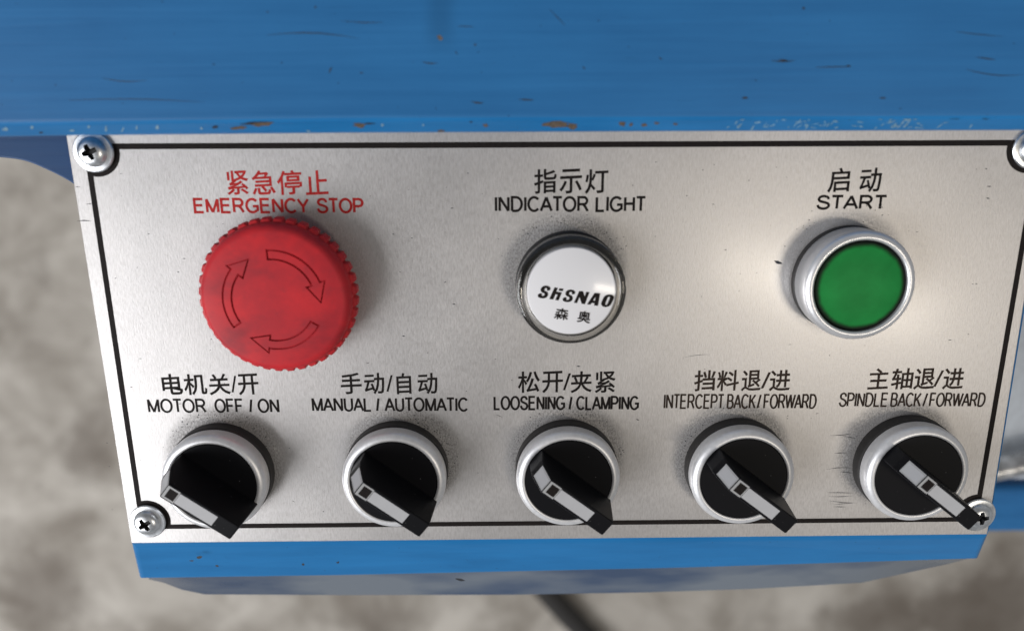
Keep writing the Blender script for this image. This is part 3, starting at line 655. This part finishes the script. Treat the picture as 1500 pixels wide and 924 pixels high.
for name, ink, ch, yt, yb, wd, y2, y3 in LAB:
    lw = 0.69 if y2 < 400 else (0.63 if ink is INK else 0.54)
    o = link('chinese_lettering', fill_glyphs(bolder(cjk(ch, yt, yb), 0.11), 0.03), ink, plate)
    o['label'] = 'Chinese characters above the words ' + name
    o = link('english_lettering', stroke_mesh(latin(wd, y2, y3, lw), lw, 0.03), ink, plate)
    o['label'] = 'printed words ' + name
# specks and scratches on the steel
sc = []
for i in range(150):
    x, y = random.uniform(150, 1440), random.uniform(230, 750); a = random.uniform(-0.4, 0.4); l = random.choice([1.0, 1.5, 2, 2, 3, 5])
    sc.append((x, y, x + l * math.cos(a), y + l * math.sin(a), random.uniform(0.12, 0.32)))
for y0, x0, x1 in [(637, 1216, 1250), (639, 1235, 1255), (688, 1210, 1250), (690, 1228, 1250), (664, 1222, 1240), (722, 1212, 1250), (727, 1214, 1248), (733, 1215, 1255), (738, 1222, 1250), (742, 1220, 1240)]:
    sc.append((x0, y0 + random.uniform(-1, 1), x1, y0 + random.uniform(-3, 3), 0.2))
sc += [(1134, 382, 1146, 386, 0.9), (1446, 273, 1452, 273, 0.35), (1445, 290, 1450, 291, 0.35), (1443, 247, 1446, 248, 0.3), (113, 324, 134, 324, 0.3), (126, 299, 138, 298, 0.2), (110, 274, 118, 274, 0.2), (1000, 524, 1040, 519, 0.12), (726, 607, 736, 611, 0.12)]
for (cx_, cy_, a0_, a1_, rx_, ry_, n_) in [(575, 692, -75, 5, 80, 80, 70), (311, 696, -150, -20, 82, 82, 40), (834, 690, -150, -15, 78, 80, 40), (838, 420, -140, -30, 88, 92, 30), (1255, 400, -160, -40, 100, 90, 14), (1089, 686, -170, -40, 84, 84, 18)]:
    for i in range(n_):
        a = math.radians(random.uniform(a0_, a1_)); k = 1 + abs(random.gauss(0, 0.10))
        x, y = cx_ + rx_ * k * math.cos(a), cy_ + ry_ * k * math.sin(a); l = random.uniform(0.8, 2.6); q = random.uniform(0, 3.1)
        sc.append((x, y, x + l * math.cos(q), y + l * math.sin(q), random.uniform(0.15, 0.42)))
marks_px('wear_mark', sc, 0.0, CHIPDARK, plate, 0.02)

# ------------------------------------------------------------------ corner screws
def phillips():
    prof = [(0.0, 0.0)] if False else []
    prof = [(5.15, 0.0), (5.3, 0.3), (5.3, 0.75), (5.0, 1.05), (4.2, 1.15), (3.9, 1.25), (3.75, 1.7), (3.3, 2.35), (2.5, 2.8), (1.4, 3.0), (0.0, 3.05)]
    me = lathe(prof, 48)
    bm = bmesh.new(); bm.from_mesh(me)
    bmesh.ops.holes_fill(bm, edges=[e for e in bm.edges if e.is_boundary], sides=0)
    bmesh.ops.recalc_face_normals(bm, faces=bm.faces); bm.to_mesh(me); bm.free()
    # tapered cross recess
    cb = bmesh.new()
    def ring(z, L, w, cin):
        pts = []
        for k in range(4):
            a = k * math.pi / 2
            for x, y in ((L, -w), (L, w), (cin, cin)):
                pts.append(cb.verts.new(W((x * math.cos(a) - y * math.sin(a), x * math.sin(a) + y * math.cos(a), z))))
        return pts
    r0, r1 = ring(3.6, 2.35, 0.62, 0.85), ring(1.3, 1.3, 0.3, 0.45)
    cb.faces.new(r0); cb.faces.new(r1[::-1])
    for i in range(12): cb.faces.new((r0[i], r0[(i + 1) % 12], r1[(i + 1) % 12], r1[i]))
    return boolean_diff(me, bm_mesh(cb))
SM = phillips()
where = ['upper left plate corner, under the hood lip', 'lower left plate corner, beside the motor switch', 'lower right plate corner, partly behind a switch lever', 'upper right plate corner, cut by the photo edge']
for i, s in enumerate(SCREWS):
    o = bpy.data.objects.new('cross_head_screw', SM if i == 0 else SM); COL.objects.link(o)
    o.location = W((s.x, s.y, 0.05)) + Vector((0, 0, PZ)); o.rotation_euler = (0, 0, [0.35, 0.55, 0.1, 0.2][i])
    tag(o, 'zinc cross head screw at the ' + where[i], 'screw', 'corner screws of the control plate')
SM.materials.clear(); SM.materials.append(SCREW)
for p in SM.polygons: p.use_smooth = True
SM.set_sharp_from_angle(angle=math.radians(32))
t = NT('recess_black'); t.set(color=(0.01, 0.01, 0.011), rough=0.6); SM.materials.append(t.m)
for p in SM.polygons:
    cc = p.center; r = math.hypot(cc.x, cc.y) / MM; 
    if r < 2.4 and (abs(p.normal.z) < 0.75 or cc.z / MM < 1.6): p.material_index = 1

# ------------------------------------------------------------------ emergency stop
es_ = thing('emergency_stop_button', 'large red mushroom emergency stop button with three twist arrows and a knurled edge', 'emergency stop', (ESTOP.x, ESTOP.y, 0))
link('collar', lathe([(17.0, 0.0), (17.0, 1.6), (16.2, 2.2), (12.5, 2.2), (12.0, 2.4), (12.0, 6.0)], 64), RUBBER, es_, smooth=35)
prof = [(11.5, 5.0), (15.0, 5.4), (18.9, 6.2), (20.4, 6.5), (20.75, 7.0), (20.75, 9.4), (20.4, 10.0), (19.75, 10.15)] + [(r, z) for r, z in arc(16.9, 10.6, 2.75, 0, 78, 7)] + [(12.0, 13.75), (6.0, 14.0), (0.0, 14.08)]
def teeth(j, a, r):
    if 3 <= j <= 6:
        p = abs(((a * 40 / (2 * math.pi)) % 1.0) - 0.5) * 2          # 0 at the crown of a tooth, 1 in the gap
        return r - (0.0 if p < 0.6 else 1.05 * ((p - 0.62) / 0.38) ** 0.6)
    return r
hm = lathe(prof, 480, teeth)
bm = bmesh.new(); bm.from_mesh(hm); bmesh.ops.holes_fill(bm, edges=[e for e in bm.edges if e.is_boundary], sides=0)
bmesh.ops.recalc_face_normals(bm, faces=bm.faces); bm.to_mesh(hm); bm.free()
cut = bmesh.new()
for st, sp_ in ((93, 96), (-32, 92), (-147, 96)):
    R, w, hw = 11.9, 1.15, 2.5
    inner, outer = [], []
    n = 14; head = 24
    for i in range(n + 1):
        a = math.radians(st - (sp_ - head) * i / n); outer.append(((R + w) * math.cos(a), (R + w) * math.sin(a))); inner.append(((R - w) * math.cos(a), (R - w) * math.sin(a)))
    ah = math.radians(st - (sp_ - head)); at_ = math.radians(st - sp_)
    loop = outer + [((R + hw) * math.cos(ah), (R + hw) * math.sin(ah)), ((R + 0.2) * math.cos(at_), (R + 0.2) * math.sin(at_)), ((R - hw) * math.cos(ah), (R - hw) * math.sin(ah))] + inner[::-1]
    k = len(loop); V2 = [Vector(p) for p in loop]; Lo, Li = [], []
    for i in range(k):
        e0, e1 = (V2[i] - V2[i - 1]).normalized(), (V2[(i + 1) % k] - V2[i]).normalized()
        n0, n1 = Vector((e0.y, -e0.x)), Vector((e1.y, -e1.x)); mm = n0 + n1; mm = mm.normalized() if mm.length > 1e-3 else n0
        kk = min(1.6, 1 / max(0.3, mm.dot(n0))) * 0.25; Lo.append(V2[i] + mm * kk); Li.append(V2[i] - mm * kk)
    rings = [[cut.verts.new(W((p.x, p.y, z))) for p in L] for L, z in ((Lo, 13.25), (Lo, 16.0), (Li, 16.0), (Li, 13.25))]
    for q in range(4):
        A_, B_ = rings[q], rings[(q + 1) % 4]
        for i in range(k): cut.faces.new((A_[i], A_[(i + 1) % k], B_[(i + 1) % k], B_[i]))
hm = boolean_diff(hm, bm_mesh(cut)); hm.materials.clear()
mh = link('mushroom_head', hm, RED, es_, smooth=28)
REDGROOVE = plain('darker_red_groove', (0.43, 0.021, 0.030), 0.6, var=0.2, spec=0.1); hm.materials.append(REDGROOVE)
for p in hm.polygons:
    r = math.hypot(p.center.x, p.center.y) / MM
    if r < 15.5 and p.center.z / MM > 12.9 and (abs(p.normal.z) < 0.4 or p.center.z / MM < 13.3): p.material_index = 1  # groove walls and floor take a slightly darker red

# ------------------------------------------------------------------ indicator light
il = thing('indicator_light', 'round white indicator lamp in a clear rim with a black printed logo', 'indicator light', (LAMP.x, LAMP.y, 0))
link('gasket', lathe([(14.6, 0.0), (14.6, 1.2), (14.2, 1.5), (12.5, 1.5)], 96), RUBBER, il, smooth=35)
DARKCHROME = plain('dark_chrome_ring', (0.13, 0.125, 0.12), 0.2, 1.0, var=0.15, sc=0.5)
t = NT('clear_rim_plastic'); t.set(color=(0.62, 0.61, 0.58), rough=0.04, trans=1.0, ior=1.47); CLEAR = t.m
link('mounting_ring', lathe([(14.0, 1.5), (14.0, 4.0), (13.6, 4.6), (12.9, 4.7), (12.6, 5.2), (11.8, 5.5)], 96), DARKCHROME, il, smooth=35)
link('clear_rim', lathe([(12.3, 4.9), (13.9, 4.8), (14.55, 5.2), (14.6, 7.6)] + arc(13.5, 8.0, 1.1, 10, 88, 6) + [(12.9, 9.0), (12.55, 8.6), (12.3, 8.2), (12.3, 4.9)], 96), CLEAR, il, smooth=40)
t = NT('white_lamp_disc'); t.set(color=(0.80, 0.79, 0.80), rough=0.3, coat=0.4, coatr=0.1); WHITE = t.m
link('lamp_disc', lathe([(11.75, 5.6), (11.75, 9.0), (11.6, 9.25), (11.3, 9.35), (0.0, 9.5)], 96), WHITE, il, smooth=35)
def crop(pts): return [flat(at(780 + x / 11.54, 400 + y / 11.54, 9.5)) - flat(LAMP) for x, y in pts]
S_ = [(303, 270), (297, 245), (270, 222), (225, 213), (180, 222), (150, 245), (135, 280), (142, 310), (165, 328), (195, 340), (205, 355), (195, 380), (175, 390), (155, 385), (152, 360), (160, 348), (120, 345), (95, 360), (88, 385), (100, 408), (135, 423), (185, 427), (225, 418), (250, 395), (262, 365), (258, 335), (240, 315), (205, 300), (198, 285), (208, 262), (228, 252), (245, 260), (248, 280), (242, 295), (270, 295), (295, 288)]
logo = [S_, [(x + 420, y + 63) for x, y in S_],
        [(372, 241), (428, 249), (402, 316), (497, 326), (440, 462), (384, 455), (424, 362), (388, 358), (348, 447), (284, 438)], [(455, 258), (525, 265), (512, 303), (440, 296)],
        [(790, 302), (855, 308), (882, 400), (905, 318), (962, 322), (885, 525), (832, 517), (795, 405), (752, 507), (700, 500)],
        [(1050, 336), (1142, 345), (1105, 553), (1040, 545), (1048, 508), (1005, 503), (975, 533), (922, 527)], [(1068, 400), (1055, 468), (1022, 463)],
        [(1290, 362), (1345, 370), (1378, 395), (1375, 430), (1325, 530), (1290, 562), (1235, 575), (1185, 562), (1160, 530), (1168, 490), (1205, 405), (1240, 375)],
        [(1295, 395), (1308, 405), (1305, 430), (1262, 530), (1245, 542), (1230, 532), (1232, 508), (1272, 410)]]
link('logo_lettering', fill_shapes([crop(l) for l in logo], 9.53), INK, il)
loops = []
for ch, q in (('森', [(362, 768), (588, 797), (397, 585)]), ('奥', [(750, 822), (962, 850), (782, 634)])):
    a, b, cc = crop(q); loops += put(GL[ch], bbox(GL[ch]), (a, b - a, cc - a))
link('chinese_lettering', fill_glyphs(bolder(loops, 0.05), 9.53), INK, il)

# ------------------------------------------------------------------ start button
sb = thing('start_button', 'green push button in a silver bezel below the word START', 'push button', (START.x, START.y, 0))
link('gasket', lathe([(14.7, 0.0), (14.7, 1.6), (14.3, 2.0), (12.0, 2.0)], 96), RUBBER, sb, smooth=35)
link('bezel', lathe([(14.2, 2.0), (14.55, 2.3), (14.7, 8.0)] + arc(12.9, 8.5, 1.8, 5, 88, 9) + [(12.7, 10.2), (12.4, 10.0), (12.3, 9.7), (12.3, 8.0)], 192), CHROME, sb, smooth=70)
link('inner_ring', lathe([(12.3, 8.0), (12.3, 9.1), (12.0, 9.3), (11.7, 9.2)], 96), BLACK, sb, smooth=40)
link('push_lens', lathe([(11.9, 8.0), (11.9, 9.3), (11.6, 9.7), (9.0, 10.0), (5.0, 10.2), (0.0, 10.25)], 96), GREEN, sb, smooth=40)

# ------------------------------------------------------------------ selector switches
ANG = math.radians(-38.6)
def prism(profile, wt, wb, zt, zb, bev):
    bm = bmesh.new(); sides = []
    for sgn in (-1, 1):
        row = []
        for u, z in profile:
            w = wb + (wt - wb) * (z - zb) / (zt - zb); row.append(bm.verts.new(W((u, sgn * w / 2, z))))
        sides.append(row)
    bm.faces.new(sides[0]); bm.faces.new(sides[1][::-1]); k = len(profile)
    for i in range(k): bm.faces.new((sides[0][i], sides[0][(i + 1) % k], sides[1][(i + 1) % k], sides[1][i]))
    bmesh.ops.recalc_face_normals(bm, faces=bm.faces)
    if bev: bmesh.ops.bevel(bm, geom=list(bm.edges), offset=bev * MM, segments=4, affect='EDGES', profile=0.5, clamp_overlap=True)
    return bm_mesh(bm)
Sx, Sz, Jx, Jz, Tx, Tz = -11.5, 16.4, -8.95, 22.6, 12.5, 21.7
def ridge(u): return Jz + (Tz - Jz) * (u - Jx) / (Tx - Jx)
def slope(f): return (Jx + (Sx - Jx) * f, Jz + (Sz - Jz) * f)
def pad(pts, w, lift, th=0.35):
    """slab following (u,z) points, raised lift above the lever's top"""
    V, F = [], []
    for (u0, z0), (u1, z1) in zip(pts, pts[1:]):
        d = Vector((u1 - u0, z1 - z0)).normalized(); nn = Vector((-d.y, d.x))
        if nn.y < 0: nn = -nn
        b = len(V)
        for (u, z) in ((u0, z0), (u1, z1)):
            for sgn in (-1, 1):
                V.append((u + nn.x * lift, sgn * w / 2, z + nn.y * lift)); V.append((u - nn.x * th, sgn * w / 2, z - nn.y * th))
        F += [(b, b + 4, b + 6, b + 2), (b, b + 1, b + 5, b + 4), (b + 2, b + 6, b + 7, b + 3), (b, b + 2, b + 3, b + 1), (b + 4, b + 5, b + 7, b + 6), (b + 1, b + 3, b + 7, b + 5)]
    me = mesh_from(V, F); bm = bmesh.new(); bm.from_mesh(me); bmesh.ops.recalc_face_normals(bm, faces=bm.faces); bm.to_mesh(me); bm.free()
    return me
SWL = ['selector switch below the words MOTOR OFF/ON, leftmost black lever switch', 'selector switch below the words MANUAL/AUTOMATIC, black dust around its upper rim', 'selector switch below LOOSENING/CLAMPING, the middle one of the lever switches',
       'selector switch below the words INTERCEPT BACK/FORWARD, fourth lever switch', 'selector switch below SPINDLE BACK/FORWARD, its lever reaching over a corner screw']
SWG = 'black lever selector switches along the lower edge of the plate'
sw = thing('selector_switch', SWL[0], 'selector switch', (KNOBS[0][0], KNOBS[0][1], 0), SWG)
link('gasket', lathe([(14.9, 0.0), (14.9, 3.4), (14.6, 3.8), (12.0, 3.8)], 96), RUBBER, sw, smooth=35)
link('bezel', lathe([(14.0, 3.8), (14.6, 4.1), (14.75, 6.6)] + arc(12.75, 6.95, 2.0, 5, 84, 9) + [(12.6, 8.9), (12.4, 8.75), (12.35, 8.0)], 128), BEZEL, sw, smooth=45)
link('dial', lathe([(12.25, 7.6), (12.25, 8.5), (12.1, 8.7), (0.0, 8.75)], 96), BLACK, sw, smooth=35)
lev = link('lever', prism([(-11.9, 8.4), (-11.9, 14.5), (Sx, Sz), (Jx, Jz), (Tx, Tz), (13.4, 8.4)], 4.9, 5.6, 22.6, 8.4, 0.4), BLACK, sw)
link('insert_frame', pad([slope(0.97), slope(0.04)], 3.9, 0.02), GREYFRAME, lev)
link('insert_frame', pad([(Jx + 0.15, ridge(Jx + 0.15)), (-5.2, ridge(-5.2))], 3.9, 0.02), GREYFRAME, lev)
link('white_insert', pad([slope(0.92), slope(0.1)], 3.0, 0.05), WHITEIN, lev)
link('white_insert', pad([(-5.1, ridge(-5.1)), (6.3, ridge(6.3))], 3.3, 0.05), WHITEIN, lev)
link('index_mark', pad([(-8.1, ridge(-8.1)), (-5.5, ridge(-5.5))], 2.9, 0.06), INK, lev)
for ch in sw.children:
    if ch.name.split('.')[0] == 'lever': ch.rotation_euler = (0, 0, ANG)
def dup(root, loc, label):
    r = root.copy(); COL.objects.link(r); r.location = W(loc) + Vector((0, 0, PZ)); r['label'] = label
    for chd in list(root.children):
        c_ = chd.copy(); COL.objects.link(c_); c_.parent = r
        for g in chd.children:
            d_ = g.copy(); COL.objects.link(d_); d_.parent = c_
    return r
for (x, y), lb in zip(KNOBS[1:], SWL[1:]): dup(sw, (x, y, 0), lb)

for o in list(COL.objects):
    if o.name.split('.')[0] in ('dark_scratch', 'pale_scrape', 'wear_mark', 'dark_chip', 'rust_chip'): o['kind'] = 'stuff'

# ------------------------------------------------------------------ blurred things behind and below
def tube(pts, r, n=12):
    V, F = [], []; P = [Vector(p) for p in pts]
    for i, p in enumerate(P):
        d = (P[min(i + 1, len(P) - 1)] - P[max(i - 1, 0)]).normalized(); s = d.cross(Vector((0, 0, 1)))
        if s.length < 1e-4: s = Vector((1, 0, 0))
        s.normalize(); u = s.cross(d)
        for k in range(n):
            a = 2 * math.pi * k / n; V.append(tuple(p + s * r * math.cos(a) + u * r * math.sin(a)))
    for i in range(len(P) - 1):
        for k in range(n):
            F.append((i * n + k, i * n + (k + 1) % n, (i + 1) * n + (k + 1) % n, (i + 1) * n + k))
    F.append(tuple(range(n))[::-1]); F.append(tuple((len(P) - 1) * n + k for k in range(n)))
    return mesh_from(V, F)
FZ = -PZ / MM
pts = []
for px, py in [(740, 780), (778, 840), (800, 866), (826, 895), (856, 926), (905, 975)]:
    p = at(px, py, FZ + 16); pts.append((p.x, p.y, FZ + 16))
hose = link('rubber_hose', tube(pts, 16), plain('black_hose_rubber', (0.03, 0.028, 0.026), 0.6), smooth=60)
tag(hose, 'black rubber hose lying on the concrete floor below the switch box', 'hose')
# blue machine base at the right, with a pale guard and a steel clamp above it
def rect_px(x0, y0, x1, y1, z):
    a, b = at(x0, y1, z), at(x1, y0, z); return [(a.x, a.y), (b.x, a.y), (b.x, b.y), (a.x, b.y)]
base = link('machine_cabinet', slab(rect_px(1380, 712, 1640, 782, -150), FZ + 0.5, -150, 4, 3), enamel('blue_base_enamel', (0.02, 0.12, 0.30), (0.03, 0.17, 0.40)))
tag(base, 'blue machine cabinet right of the switch box, out of focus', 'machine cabinet')
guard = link('machine_guard', slab(rect_px(1380, 300, 1640, 705, -140), FZ + 0.5, -140, 3, 3), plain('pale_guard_paint', (0.50, 0.53, 0.56), 0.4))
tag(guard, 'pale grey machine guard right of the control plate, blurred', 'machine guard')
cl = [at(x, y, -128) for x, y in ((1430, 694), (1455, 688), (1475, 684), (1500, 678), (1540, 668), (1600, 660))]
clamp = link('steel_clamp', tube([tuple(p) for p in cl], 5.5), plain('bright_clamp_steel', (0.6, 0.6, 0.6), 0.3, 0.9, var=0.5, sc=0.15), smooth=60)
tag(clamp, 'bright steel clamp rod between the pale guard and the blue base', 'clamp')
